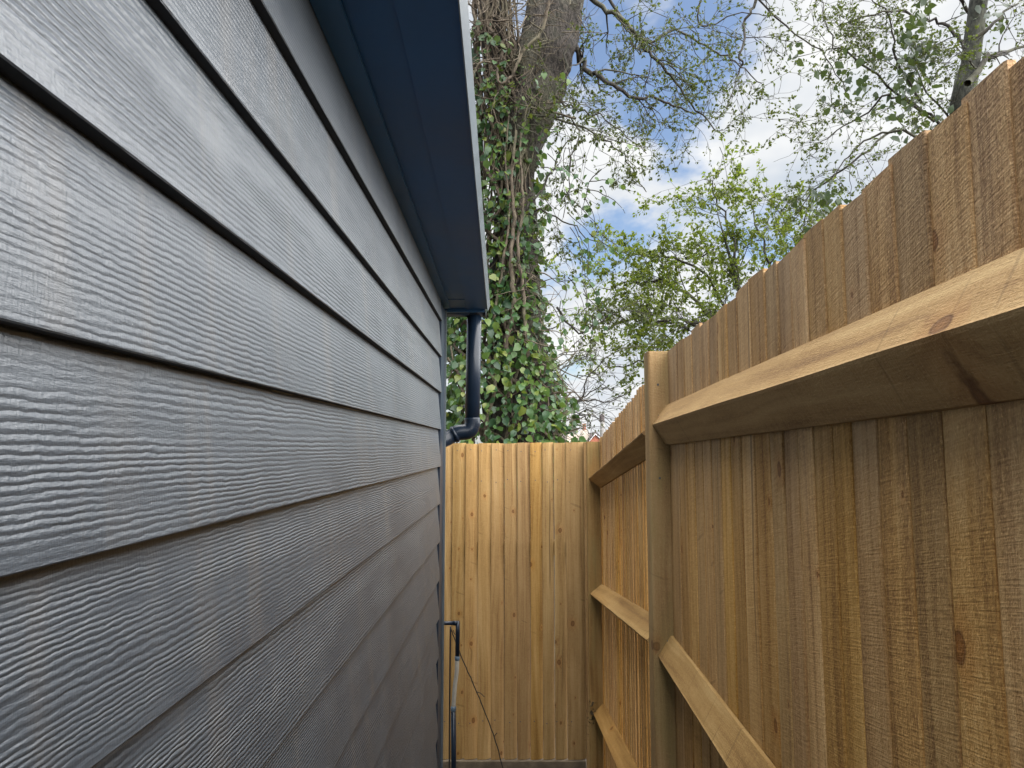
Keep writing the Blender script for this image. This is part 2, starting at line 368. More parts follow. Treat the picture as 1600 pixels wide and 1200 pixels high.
mb = MB(); mb.box((-3.2, 3.032, zs(3.03) - .012), (e_out(3.03) - .012, 3.046, zs(3.03) + .026)); mb.build('rear_fascia', M_TRIM, room)
# rear gutter and downpipe
YG = 3.105
pt = at(741.5, 482, YG); XP = pt.x; ZG = zs(3.03)
gut = MB(); prof = [(math.cos(a) * .056, math.sin(a) * .056) for a in np.linspace(math.pi, 2 * math.pi, 13)]
prof = prof + [(p[0] * .93, p[1] * .93) for p in prof[::-1]]
gut.loft([[(x, YG + p[0], ZG + .035 + p[1]) for p in prof] for x in (-3.2, XP + .045)])
gu = gut.build('gutter', M_GUTTER, room, True)
mb = MB(); mb.loft([[(x, YG + math.cos(a) * .058, ZG + .035 + math.sin(a) * .058) for a in np.linspace(math.pi, 2 * math.pi, 13)] for x in (XP + .0455, XP + .052)]); mb.build('gutter_end_cap', M_GUTTER, gu)
zt, zb = at(741, 478, YG).z, at(738, 660, YG).z
pipe_x = at(738, 660, YG).x
mb = MB(); mb.tube([(XP, YG, zt), (XP * .5 + pipe_x * .5, YG, zt * .5 + zb * .5), (pipe_x, YG, zb)], .033, 24)
dp = mb.build('downpipe', M_BLACKP, room, True)
mb = MB(); mb.tube([(XP, YG, zt + .03), (XP, YG, zt + .02), (XP, YG, zt - .012), (XP, YG, zt - .045), (XP, YG, zt - .047)], [.034, .044, .041, .0365, .034], 24); mb.build('outlet_socket', M_BLACKP, dp, True)
q0 = Vector((pipe_x, YG, zb)); q1 = at(716, 676, YG - .01); q2 = at(640, 716, YG - .03)
arc = bez([q0 + Vector((0, 0, .02)), q0 + Vector((0, 0, -.012)), q0.lerp(q1, .42) + Vector((.010, 0, -.020)), q1, q1 + (q2 - q1) * .06], 6)
mb = MB(); mb.tube(arc, .0352, 24); mb.build('elbow', M_BLACKP, dp, True)
ax = (q2 - q1).normalized()
mb = MB(); mb.tube([q1 + ax * .01, q1 + ax * .012, q1 + ax * .022, q1 + ax * .024], [.034, .0385, .0385, .034], 24); mb.build('collar', M_BLACKP, dp, True)
mb = MB(); mb.tube([q1, q2, q2 + Vector((-.03, 0, -.05)), (q2.x - .04, q2.y, .3)], .033, 20); mb.build('offset_pipe', M_BLACKP, dp, True)

# ------------------------------------------------------------------ fence pieces
def board_mesh(L, w, tilt, th, seed, mat, segs=7, rnd=False):
    """fence board: local X across, Y into the fence, Z up; the face falls back by tilt towards its far edge"""
    r = random.Random(seed); mb = MB(); rings = []; bow = r.uniform(-.002, .002); cup = r.uniform(-.0012, .0012)
    for j in range(segs + 1):
        z = L * j / segs; b = bow * math.sin(math.pi * j / segs); e = r.uniform(-.0009, .0009); e2 = r.uniform(-.0007, .0007) + cup * math.sin(j * 1.3 + seed)
        face = [(e, .002), (.003, 0), (w * .62, tilt * .12), (w * .80, tilt * .45), (w, tilt)] if rnd else [(e, .0012), (.0025, 0), (w * .5, tilt * .45), (w - .003, tilt), (w, tilt + .001)]
        rings.append([(p_[0] + b, p_[1] + e2, z) for p_ in face] + [(w + b, tilt + th, z), (e + b, th + (0 if rnd else tilt * .3), z)])
    tl = r.uniform(-.004, .004)
    rings[-1] = [(p[0], p[1], p[2] + tl * (p[0] / w - .5)) for p in rings[-1]]
    mb.loft(rings); return mb.mesh('board', mat)
def place(name, me, parent, origin, xdir, zdir=(0, 0, 1)):
    z = Vector(zdir).normalized(); x = Vector(xdir); x = (x - z * x.dot(z)).normalized(); y = z.cross(x)
    mw = Matrix((x, y, z)).transposed().to_4x4(); mw.translation = Vector(origin); return link(name, me, parent, mw)
def rail_mesh(L, proj, half, seed, chop=.0):
    """arris rail: local Z along the length, back on x=0 plane, sharp front edge at x=-proj; Y is up/down"""
    r = random.Random(seed); mb = MB(); n = 14; rings = []
    for j in range(n + 1):
        z = L * j / n; a = [r.uniform(-.0009, .0009) for _ in range(5)]
        if j == 0: z0 = chop
        k = 1.
        rings.append([(0, -half + a[0], z), (-.010, -half + a[1], z), (-proj + .002, -.004 + a[2], z + (0)), (-proj, .001 + a[2], z), (-proj + .003, .004 + a[2], z), (-.008, half + a[3], z), (0, half + a[4], z)])
    mb.loft(rings); return mb.mesh('rail', None)
def post_mesh(L, w, d, seed):
    r = random.Random(seed); mb = MB(); rings = []; n = 10; c = .004
    for j in range(n + 1):
        z = L * j / n; q = [r.uniform(-.0008, .0008) for _ in range(8)]
        rings.append([(c + q[0], 0, z), (w - c + q[1], 0, z), (w + q[2], c, z), (w + q[3], d - c, z), (w - c, d, z), (c, d, z), (q[4], d - c, z), (q[5], c, z)])
    mb.loft(rings); return mb.mesh('post', M_POST)

# ---- near bay of the side fence
YP = 2.125                                             # front face of the near post
P0 = at(1045, 600, YP); xb = P0.x
dv = Vector((37 / FPX, 1, 0)).normalized()
FBx = lambda y: xb + (y - YP) * 37 / FPX
near = empty('near_fence_bay', 'tall rough brown close-board fence bay at right, nearest the camera', 'fence', 'fence bays around the passage')
topA = at(1045, 549, YP).z
pr = onplane(1600, 82, Vector((xb, YP, 0)), Vector((1, -37 / FPX, 0)))
tsl = (pr.z - topA) / (pr.y - YP)
edges = [.30, .37, .44, .506, .572, .639, .706, .771, .836, .900, .955, 1.02]
# the board joints of the photograph (x at the fence top), turned into places along the fence
jx = [1600, 1530, 1461, 1405, 1360, 1322, 1292, 1262, 1238, 1216, 1196, 1172, 1152, 1135, 1120, 1106, 1093, 1080, 1068, 1056]
js = []
for q in jx:
    l = (q - 803) / FPX; js.append((xb - YP * 37 / FPX) / (l - 37 / FPX) * .985)
js = [y for y in js if y < YP - .005]
while js[0] > -.7: js.insert(0, js[0] - .066)
js.append(YP - .004)
for i in range(len(js) - 1):
    w = js[i + 1] - js[i]; y = js[i]; L = topA + tsl * (y + w / 2 - YP) + random.uniform(-.007, .007) - (gz(y) + .01)
    me = board_mesh(L, w + .012, .006, .007, 100 + i, M_NEAR)
    # local X along +Y of the world, local Y into +X
    mw = Matrix(((0, 1, 0, FBx(y) - .002), (1, 0, 0, y), (0, 0, 1, gz(y) + .01), (0, 0, 0, 1)))
    me.flip_normals(); link('board', me, near, mw)
def rail(parent, pf, slope, ynear, yfar, bx, half, seed, length_dir):
    """pf: front edge point at the far end"""
    a = Vector((bx(yfar), yfar, pf.z)); b = Vector((bx(ynear), ynear, pf.z + slope * (ynear - yfar)))
    L = (b - a).length; z = (b - a).normalized(); proj = bx(pf.y) - pf.x
    me = rail_mesh(L, proj, half, seed); me.materials.append(M_RAIL)
    x = Vector((1, 0, 0)); x = (x - z * x.dot(z)).normalized(); y = z.cross(x)
    mw = Matrix((x, y, z)).transposed().to_4x4(); mw.translation = a - x * .003
    return link('rail', me, parent, mw)
f1 = at(1021, 664, YP - .001); n1 = onplane(1600, 481, Vector((f1.x, YP, 0)), Vector((1, -37 / FPX, 0)))
s1 = (n1.z - f1.z) / (n1.y - f1.y)
rail(near, f1, s1, -.7, YP - .001, FBx, .061, 1, dv)
f2 = at(1030, 1025, YP - .001); n2 = onplane(1140, 1200, Vector((f2.x, YP, 0)), Vector((1, -37 / FPX, 0)))
s2 = (n2.z - f2.z) / (n2.y - f2.y)
rail(near, f2, s2, -.7, YP - .001, FBx, .058, 2, dv)
f3 = f2 + Vector((0, 0, -.72)); rail(near, f3, s2, -.7, YP - .001, FBx, .058, 3, dv)
a = at(1012.5, 549, YP); b = at(1045, 549, YP); pw = b.x - a.x
o = link('post', post_mesh(topA + .001 - gz(YP), pw, .072, 5), near, Matrix.Translation((a.x, YP, gz(YP)))); PX0 = a.x
mb = MB(); c_ = at(1049, 1003, YP - .004); mb.box((c_.x - .012, YP - .004, c_.z - .004), (c_.x + .010, YP + .012, c_.z + .004)); mb.build('bracket', M_METAL, near)
def nail(parent, px, py, Y, r=.0035):
    p = at(px, py, Y - .0005); mb = MB(); mb.tube([p + Vector((0, .002, 0)), p + Vector((0, -.0012, 0))], r, 8); mb.build('nail', M_METAL, parent)
for px, py in ((1028, 601), (1031, 747), (1030, 650)): nail(near, px, py, YP)

# ---- lower, sloping far bay of the side fence
YB = 3.93
far = empty('sloping_fence_bay', 'shorter close-board fence bay sloping down behind the post to the back corner', 'fence', 'fence bays around the passage')
xf = at(939, 800, YB).x; FBf = lambda y: xb + .004 + (xf - xb - .004) * (y - 2.2) / (YB - 2.2)
pn = Vector((1, -(xf - xb - .004) / (YB - 2.2), 0)); pp = Vector((xf, YB, 0))
ta, tb = onplane(1002, 603, pp, pn), onplane(936, 687, pp, pn)
ts = (ta.z - tb.z) / (ta.y - tb.y)
y = 2.21; i = 0
while y < YB + .01:
    w = random.uniform(.054, .068); L = tb.z + ts * (y + w / 2 - tb.y) + random.uniform(-.006, .006) - gz(y) - .01
    me = board_mesh(L, w - .006, .005, .012, 300 + i, M_NEAR); me.flip_normals()
    link('board', me, far, Matrix(((0, 1, 0, FBf(y) - .004), (1, 0, 0, y), (0, 0, 1, gz(y) + .01), (0, 0, 0, 1))))
    y += w; i += 1
YR = YB - .062
for k_, (fx, fy, nx, ny) in enumerate(((920.5, 748, 1005, 676), (923, 928, 1014, 1002), (928, 1115, 966, 1200))):
    pf = at(fx, fy, YR); n_ = onplane(nx, ny, Vector((pf.x, pf.y, 0)), pn); s_ = (n_.z - pf.z) / (n_.y - pf.y)
    rail(far, pf, s_, 2.205, YR, FBf, .05, 10 + k_, dv)
a = at(917, 690, YB - .06); b = at(937.5, 690, YB - .06)
link('post', post_mesh(at(920, 690, YB - .06).z, b.x - a.x, .075, 8), far, Matrix.Translation((a.x, YB - .06, 0)))
mb = MB(); s0 = at(912.5, 690, YB - .045); mb.box((s0.x, YB - .045, .0), (a.x - .001, YB - .012, s0.z - .004)); me = mb.mesh('edge_batten', M_RAIL); link('edge_batten', me, far)

# ---- back fence
back = empty('back_fence', 'warm tan close-board fence closing the end of the passage', 'fence', 'fence bays around the passage')
bx_ = [x for x in (707.7, 728, 748, 768, 788, 808, 828, 847, 865, 884, 911.5)]
while bx_[0] > 480: bx_.insert(0, bx_[0] - 20.1)
zb0 = at(800, 1187, YB).z
for i in range(len(bx_) - 1):
    p = at(bx_[i], 692.7 - (bx_[i] - 700) * .006, YB); q = at(bx_[i + 1], 692, YB)
    me = board_mesh(p.z - zb0 + random.uniform(-.003, .003) + (random.uniform(-.02, 0.0) * 0), q.x - p.x - .001 + (.014 if i == len(bx_) - 2 else 0), .020, .010, 500 + i, M_BACK, 7, True)
    link('board', me, back, Matrix.Translation((p.x, YB, zb0)))
for q_ in bx_[-12:-1]:
    for py in (703, 751, 1128):
        nail(back, q_ + 6 + random.uniform(-2, 3), py + random.uniform(-3, 3), YB + .0015, .0032)
mb = MB(); mb.box((bx_[0] * 0 - 1.1, YB - .012, -.02), (s0.x - .002, YB + .03, zb0 - .003)); gb = mb.build('gravel_board', M_GRAV, back, bevel=.004)
mb = MB(); mb.box((-1.1, YB + .024, 1.35), (.40, YB + .08, 1.43)); mb.build('rail', M_RAIL, back)

# ------------------------------------------------------------------ things in the gap by the corner
YQ = 3.12
hose = empty('overflow_pipe', 'thin black overflow pipe with a milky hose joint beside the building corner', 'pipe')
def px3(pts, Y): return [at(a, b, Y) for a, b in pts]
R_ = .0085
mb = MB(); mb.tube(px3([(676, 974), (711, 973.5)], YQ), R_, 12); mb.build('arm', M_BLACKP, hose, True)
mb = MB(); mb.tube(px3([(708, 973.5), (715.2, 973.5)], YQ) , R_ * 1.18, 12); e_ = mb.build('elbow', M_BLACKP, hose, True)
mb = MB(); mb.tube(px3([(715, 970.5), (715.2, 990), (714.6, 1026)], YQ), R_ * 1.12, 12); mb.build('drop_pipe', M_BLACKP, hose, True)
mb = MB(); mb.tube(px3([(714.6, 1024), (714.5, 1026), (714.4, 1030), (714.2, 1033)], YQ), [R_ * .9, R_ * 1.35, R_ * 1.35, R_], 12); mb.build('collar', M_COLLAR, hose, True)
mb = MB(); mb.tube(bez(px3([(714.2, 1030), (713.6, 1050), (710.5, 1075), (708.4, 1107)], YQ), 5), R_ * 1.1, 12); mb.build('clear_hose', M_CLEAR, hose, True)
mb = MB(); mb.tube(px3([(708.6, 1103), (708.6, 1104), (708.3, 1111), (708.3, 1112)], YQ), [R_, R_ * 1.4, R_ * 1.4, R_], 12); mb.build('collar', M_COLLAR, hose, True)
g_ = at(709, 1200, YQ); mb = MB(); mb.tube([at(708.3, 1110, YQ), g_, (g_.x, YQ, gz(YQ) - .02)], R_ * 1.3, 12); mb.build('lower_pipe', M_BLACKP, hose, True)
mb = MB(); p = px3([(704, 979), (703.5, 1010), (702.5, 1100), (702, 1200)], 3.2); mb.tube(bez(p + [Vector((p[-1].x, 3.2, gz(3.2) - .02))], 4), .0035, 6)
tag(mb.build('cable', M_CABLE, None, True), 'thin black cable hanging straight down behind the overflow pipe', 'cable')
st = empty('bramble_stem', 'thin dark bare stem leaning down across the back fence', 'plant stem')
p = px3([(705, 982), (711, 1000), (728, 1042), (746, 1083), (760, 1120), (773, 1153), (786, 1200)], 3.3)
mb = MB(); pts = bez(p + [Vector((.06, 3.4, gz(3.4) - .01))], 5); pts = [q + Vector((random.uniform(-.002, .002), 0, 0)) for q in pts]; mb.tube(pts, .0028, 6); mb.build('stem', M_STEM, st, True)
for a, b, c in (((745, 1081), (751, 1083), (757, 1089)), ((772, 1152), (774, 1148), (777, 1145)), ((708, 984), (710, 990), (712, 992))):
    mb = MB(); mb.tube(px3([a, b, c], 3.3), .0018, 5); mb.build('side_shoot', M_STEM, st)

# ------------------------------------------------------------------ foliage helpers
LEAF_BIG = (np.array([(0, 0, 0), (.0, .30, -.03), (.0, .62, -.03), (0, 1, -.16), (-.30, .14, .05), (-.40, .36, .05), (-.26, .66, -.02), (.30, .14, .05), (.40, .36, .05), (.26, .66, -.02), (-.18, -.05, .03), (.18, -.05, .03)], float),
            [(0, 1, 4, 10), (1, 2, 5, 4), (2, 6, 5), (2, 3, 6), (1, 0, 11, 7), (2, 1, 7, 8), (9, 2, 8), (3, 2, 9)])
LEAF_SMALL = (np.array([(0, 0, 0), (-.3, .45, .1), (0, .5, -.02), (.3, .45, .1), (0, 1, -.1)], float), [(0, 2, 1), (0, 3, 2), (1, 2, 4), (2, 3, 4)])
def frames(dirs, ups):
    y = dirs / np.maximum(np.linalg.norm(dirs, axis=1, keepdims=True), 1e-9)
    x = np.cross(y, ups); x /= np.maximum(np.linalg.norm(x, axis=1, keepdims=True), 1e-9)
    return x, y, np.cross(x, y)
def leaf_mesh(name, pos, dirs, ups, size, tmpl, mat, tint=None):
    tv, tf = tmpl; n, m = len(pos), len(tv)
    x, y, z = frames(dirs, ups)
    V = pos[:, None, :] + size[:, None, None] * (tv[None, :, 0:1] * x[:, None] + tv[None, :, 1:2] * y[:, None] + tv[None, :, 2:3] * z[:, None])
    V = V.reshape(-1, 3)
    loops = np.concatenate([np.array(f) for f in tf]); lens = np.array([len(f) for f in tf])
    L = (np.arange(n)[:, None] * m + loops[None]).ravel()
    tot = np.tile(lens, n); start = np.concatenate(([0], np.cumsum(tot)[:-1]))
    me = bpy.data.meshes.new(name); me.vertices.add(len(V)); me.vertices.foreach_set('co', V.ravel())
    me.loops.add(len(L)); me.loops.foreach_set('vertex_index', L.astype(np.int32))
    me.polygons.add(len(tot)); me.polygons.foreach_set('loop_start', start.astype(np.int32))
    me.update(calc_edges=True); me.validate()
    at_ = me.attributes.new('tint', 'FLOAT', 'POINT')
    tt = np.repeat(rng.random(n) if tint is None else tint, m); at_.data.foreach_set('value', tt[:len(me.vertices)])
    me.polygons.foreach_set('use_smooth', [True] * len(me.polygons)); me.materials.append(mat); return me
def rv(s=1.): return Vector((random.gauss(0, s), random.gauss(0, s), random.gauss(0, s)))

class Tree:
    def __init__(s): s.tw = MB(); s.lp = []; s.ld = []; s.ls = []
    def leaf_at(s, p, d, n, size, spread=.9):
        for _ in range(n):
            v = (d + rv(spread)); s.lp.append(tuple(p + rv(size * .25))); s.ld.append(tuple(v)); s.ls.append(size * random.uniform(.55, 1.25))
    def twig(s, p, d, L, r, level, leaf, droop=0., kink=.35, nchild=4, nl=2):
        n = max(3, int(L / .07)); n = min(n, 9); pts = [p]; rad = [r]; q = p.copy(); d = d.normalized()
        for i in range(n):
            d = (d + rv(kink * .45) + Vector((0, 0, -droop)) * (i / n)).normalized(); q = q + d * (L / n); pts.append(q); rad.append(max(r * (1 - .7 * (i + 1) / n), .0013))
        s.tw.tube(pts, rad, 5 if r > .006 else 4, cap=False)
        if level > 0:
            for c in range(nchild):
                i = random.randint(1, n); b = pts[i]; dd = (d + rv(.75)).normalized()
                s.twig(b, dd, L * random.uniform(.35, .65), max(rad[i] * .75, .0019), level - 1, leaf, droop, kink, max(2, nchild - 1), nl)
        if level <= 1 and leaf:
            for i in range(1, n + 1):
                if i == n or random.random() < .38: s.leaf_at(pts[i], d, nl + 1 if i < n else nl + 3, leaf, .75)
    def limb(s, pts, r0, r1, sides=8, n=6, jit=.01):
        P = bez(pts, n); P = [p + rv(jit) if 0 < i < len(P) - 1 else p for i, p in enumerate(P)]
        R = [r0 + (r1 - r0) * i / (len(P) - 1) for i in range(len(P))]
        s.tw.tube(P, R, sides, cap=False); return P, R
    def leaves(s, name, mat, tmpl=LEAF_SMALL):
        n = len(s.lp); ups = rng.normal(size=(n, 3)) * .8 + np.array([0, 0, 1.])
        return leaf_mesh(name, np.array(s.lp), np.array(s.ld), ups, np.array(s.ls), tmpl, mat)

# ------------------------------------------------------------------ ivy-clad tree behind the back fence
YT = 5.1
tree = empty('ivy_clad_tree', 'big leaning tree with ivy-smothered trunk and furrowed bark limb behind the back fence', 'tree')
def pxp(pts, Y, dY=0.): return [at(a, b, Y + dY * i) for i, (a, b) in enumerate(pts)]
mb = MB(); base = at(815, 690, YT); base = Vector((base.x, YT, -.05))
tr_pts = [base, at(812, 700, YT), at(806, 520, YT), at(806, 380, YT + .02), at(808, 260, YT + .05)]
mb.tube(bez(tr_pts, 6), list(np.linspace(.30, .13, 25)), 16, True, .25); mb.build('trunk', M_BARK, tree, True)
mb = MB(); lp = bez(pxp([(806, 300), (822, 200), (847, 100), (880, 0), (940, -190), (1020, -460)], YT, .06), 8)
mb.tube(lp, list(np.linspace(.10, .235, 16)) + list(np.linspace(.235, .09, len(lp) - 16)), 16, True, .3); mb.build('limb', M_BARK, tree, True)
mb = MB(); lp2 = bez(pxp([(800, 300), (782, 160), (768, 40), (752, -120), (700, -420)], YT, .02), 8)
mb.tube(lp2, list(np.linspace(.12, .07, len(lp2))), 12, True, .3); mb.build('limb', M_BARK, tree, True)
mb = MB(); lp3 = bez(pxp([(806, 230), (818, 120), (836, 20), (846, -100), (830, -420)], YT - .14, .04), 8)
mb.tube(lp3, list(np.linspace(.07, .085, 12)) + list(np.linspace(.085, .05, len(lp3) - 12)), 12, True, .3); mb.build('limb', M_BARK, tree, True)
T = Tree()
mains = [
    ([(880, 40), (903, 83), (923, 113), (950, 127), (993, 152), (1037, 158), (1085, 178)], .028, .006, 5.2),
    ([(900, -20), (950, 17), (993, 50), (1013, 83), (1040, 110), (1080, 160), (1118, 205)], .022, .005, 5.3),
    ([(930, -40), (1000, 62), (1056, 50), (1112, 75), (1150, 97), (1190, 130)], .014, .004, 5.5),
    ([(1200, -60), (1180, 0), (1165, 38), (1157, 86), (1154, 112), (1135, 170)], .016, .004, 5.6),
    ([(890, 70), (870, 150), (900, 170), (960, 195), (1010, 240)], .012, .003, 5.0),
    ([(830, 160), (880, 190), (930, 210), (980, 250), (1010, 300)], .010, .003, 4.95),
    ([(820, 180), (900, 190), (890, 260), (880, 340)], .008, .003, 4.9),
    ([(800, 340), (840, 330), (890, 350), (940, 385)], .010, .003, 4.95),
    ([(815, 330), (850, 290), (880, 230), (900, 215)], .010, .003, 4.9),
    ([(1100, -60), (1090, 10), (1100, 40), (1160, 20), (1220, 30)], .010, .003, 5.7),
    ([(870, 480), (905, 520), (940, 500), (1000, 470)], .009, .003, 5.2),
    ([(1130, -50), (1230, 40), (1290, 90), (1330, 160)], .010, .003, 5.9),
]
for pts, r0, r1, Y in mains:
    P, R = T.limb([at(a, b, Y + random.uniform(-.06, .06)) for a, b in pts], r0, r1, 7, 5, .012)
    n = len(P)
    for i in range(3, n):
        if random.random() < .40:
            d = (P[min(i + 1, n - 1)] - P[i - 1]).normalized() * .6 + rv(.7)
            T.twig(P[i], d, random.uniform(.25, .55), max(R[i] * .45, .0022), 2, .031, .12, .55, 4, 1)
# hanging sprays
for _ in range(16):
    a, b = random.uniform(880, 1240), random.uniform(-20, 260)
    T.twig(at(a, b, random.uniform(5., 6.2)), Vector((random.uniform(-.7, .7), random.uniform(-.4, .4), random.uniform(-.9, .3))), random.uniform(.3, .6), .0032, 2, .027, .15, .5, 4, 1)
# bare twiggy brush low on the right of the trunk
for _ in range(16):
    a, b = random.uniform(862, 905), random.uniform(540, 660)
    T.twig(at(a, b, random.uniform(4.9, 5.3)), Vector((random.uniform(.3, 1.), random.uniform(-.3, .3), random.uniform(-.2, .55))), random.uniform(.25, .55), .0042, 2, 0, .1, .5, 3, 0)
for pts in ([(893, 645), (900, 633), (925, 625), (955, 627), (985, 612)], [(893, 640), (907, 625), (930, 608), (960, 605)], [(905, 625), (920, 590), (950, 555), (1000, 540)], [(903, 650), (911, 648), (921, 662), (923, 668)]):
    P, R = T.limb([at(a, b, 5.2) for a, b in pts], .007, .003, 6, 5, .008)
    for i in range(2, len(P)):
        if random.random() < .4: T.twig(P[i], (P[i] - P[i - 1]).normalized() + rv(.8), .2, .0022, 1, .024 if random.random() < .5 else 0, 0, .5, 3, 1)
T.tw.build('branches', M_TWIG, tree, True)
cr = link('crown', T.leaves('crown', M_BUD), tree); cr['kind'] = 'stuff'

# ---- ivy
ivy = empty('ivy', 'mass of glossy ivy with tan woody stems climbing the leaning trunk', 'ivy')
def axis(py):
    """ivy mass: centre and half-width (pixels at its depth) against image height"""
    P = [(-150, 765, 50), (60, 772, 48), (150, 785, 55), (300, 785, 62), (420, 776, 60), (500, 772, 74), (560, 776, 86), (620, 784, 98), (690, 793, 108), (780, 800, 118), (1100, 805, 130)]
    for (a, c0, w0), (b, c1, w1) in zip(P, P[1:]):
        if a <= py <= b: u_ = (py - a) / (b - a); return c0 + (c1 - c0) * u_, w0 + (w1 - w0) * u_
vs_ = MB()
for i in range(105):                                       # woody stems running up the trunk
    a0 = random.uniform(-math.pi, 0.2); pts = []; py = random.uniform(250, 900); top = random.uniform(-150, py - 130)
    ph = random.uniform(0, 6); fr = random.uniform(.25, .75)
    while py > top:
        c0, w0 = axis(py); a0 += random.gauss(0, .30); rr = w0 * random.uniform(.82, 1.0) * fr ** .4
        p = at(c0 + math.cos(a0) * rr, py, YT); p.y = YT + math.sin(a0) * rr / FPX * YT * .9; pts.append(p); py -= random.uniform(22, 40)
    if len(pts) > 3:
        r0 = random.choice((.004, .006, .009, .014)); vs_.tube(bez(pts, 3), r0, 5, False)
for i in range(330):                                       # tangle of dead thin twigs, thickest high up and along the right flank
    if i < 190: py = random.uniform(-40, 190); c0, w0 = axis(py); px = c0 + random.uniform(-1, 1.35) * w0
    else: py = random.uniform(420, 690); c0, w0 = axis(py); px = c0 + w0 * random.uniform(.55, 1.05)
    p = at(px, py, YT - random.uniform(.05, .35)); d = Vector((random.uniform(-1, 1), random.uniform(-.3, .3), random.uniform(-1.2, .6))).normalized(); pts = [p]
    for _ in range(6): d = (d + rv(.28)).normalized(); pts.append(pts[-1] + d * random.uniform(.03, .06))
    vs_.tube(pts, list(np.linspace(random.uniform(.003, .007), .0014, 7)), 4, False)
for i in range(34):
    p = at(random.uniform(800, 905), random.uniform(-30, 150), YT - random.uniform(.25, .4)); d = Vector((random.uniform(-.6, .6), random.uniform(-.2, .2), random.uniform(-1., .4))).normalized(); pts = [p]
    for _ in range(6): d = (d + rv(.25)).normalized(); pts.append(pts[-1] + d * random.uniform(.04, .08))
    vs_.tube(pts, list(np.linspace(random.uniform(.002, .0045), .0013, 7)), 4, False)
for pts, r in (([(738, 130), (745, 103), (760, 97), (775, 105), (781, 130), (800, 118), (818, 80), (845, 50), (860, 0)], .013), ([(781, 130), (805, 160), (850, 172), (900, 185)], .008), ([(700, 560), (712, 580), (722, 610), (735, 640), (760, 690)], .022), ([(700, 600), (708, 570), (704, 540)], .008), ([(752, 500), (772, 540), (770, 600)], .014), ([(806, 200), (799, 280), (804, 340), (797, 400), (803, 470), (793, 540), (796, 600)], .022), ([(822, 170), (812, 240), (818, 320), (810, 380), (816, 450), (824, 560)], .015), ([(795, 180), (790, 260), (796, 330), (784, 420), (770, 500)], .011), ([(790, 660), (812, 650), (850, 640), (890, 655)], .006)):
    P_ = bez([at(a, b, YT - .30) for a, b in pts], 6); vs_.tube([q_ + rv(r * .3) for q_ in P_], [r * (.45 + .55 * i / (len(P_) - 1)) for i in range(len(P_))], 8, False)
vs_.build('stems', M_VINE, ivy, True)
LP, LD, LS = [], [], []
def ivy_leaf(p, out, s):
    LP.append(tuple(p)); LD.append(tuple(Vector((out.x * .5, out.y * .6, -.75)) + rv(.5))); LS.append(s)
for i in range(5400):
    u_ = random.random()
    py = random.uniform(60, 480) if u_ < .46 else random.uniform(460, 760)
    c0, w0 = axis(py); a0 = random.uniform(-math.pi * 1.05, .05 * math.pi) if random.random() < .86 else random.uniform(0, math.pi)
    k_ = random.uniform(.72, 1.12) + .16 * noise.noise(Vector((py * .02, a0 * 1.5, 3.)))
    if py < 330 and math.cos(a0) > .25 and random.random() < .7: continue          # the bark limb side carries few leaves
    if py < 140 and random.random() < .6: continue
    if py < 470 and random.random() < .12: continue
    p = at(c0 + math.cos(a0) * w0 * k_, py, YT); p.y = YT + math.sin(a0) * w0 * k_ / FPX * YT
    ivy_leaf(p, Vector((math.cos(a0), math.sin(a0), .1)), random.uniform(.026, .072))
hang = MB()
for i in range(58):                                        # free-hanging sprays on the right
    px, py = random.uniform(800, 950), random.uniform(130, 500); p = at(px, py, random.uniform(4.6, 5.1)); d = Vector((random.uniform(-.2, .9), random.uniform(-.4, .4), random.uniform(-.9, .2))).normalized(); pts = [p]
    for _ in range(8): d = (d + rv(.2) + Vector((0, 0, -.12))).normalized(); pts.append(pts[-1] + d * .045)
    hang.tube(pts, list(np.linspace(.004, .0015, 9)), 4, False)
    for q in pts[2:]:
        if random.random() < .62: ivy_leaf(q + rv(.012), Vector((random.uniform(-.5, .5), -.6, 0)), random.uniform(.03, .06))
tag(hang.build('hanging_shoots', M_TWIG, ivy, True), kind='stuff')
LP, LD, LS = np.array(LP), np.array(LD), np.array(LS)
ups = rng.normal(size=(len(LP), 3)) * .7 + np.array([0, -.9, .55])
# the 300 leaves that show largest are pieces of their own, the rest one mass
cx = LP[:, 0] / LP[:, 1] * FPX + 803; cy = 700 - (LP[:, 2] - ZC) / LP[:, 1] * FPX
vis = (cx > 705) & (cx < 1100) & (cy > 20) & (cy < 684)
score = np.where(vis, LS / LP[:, 1] + np.where(LP[:, 1] < YT - .1, .01, 0), 0)
order = np.argsort(-score); own, rest = order[:300], order[300:]
LM = []
for i in range(4):
    v, f = LEAF_BIG[0].copy(), LEAF_BIG[1]; r_ = np.random.default_rng(i); v += r_.normal(size=v.shape) * .02
    v[:, 2] += .12 * (v[:, 0] ** 2) * (1 if i % 2 else -1) * 2
    me = bpy.data.meshes.new('leaf'); me.from_pydata([tuple(q) for q in v], [], f); me.update(); me.materials.append(M_IVY); me.polygons.foreach_set('use_smooth', [True] * len(me.polygons)); LM.append(me)
X, Y_, Z = frames(LD[own], ups[own])
for j, i in enumerate(own):
    s_ = LS[i]; mw = Matrix((X[j], Y_[j], Z[j])).transposed().to_4x4() @ Matrix.Diagonal((s_, s_, s_, 1)); mw.translation = Vector(LP[i]); link('leaf', LM[j % 4], ivy, mw)
fo = link('foliage', leaf_mesh('foliage', LP[rest], LD[rest], ups[rest], LS[rest], LEAF_BIG, M_IVY), ivy); fo['kind'] = 'stuff'

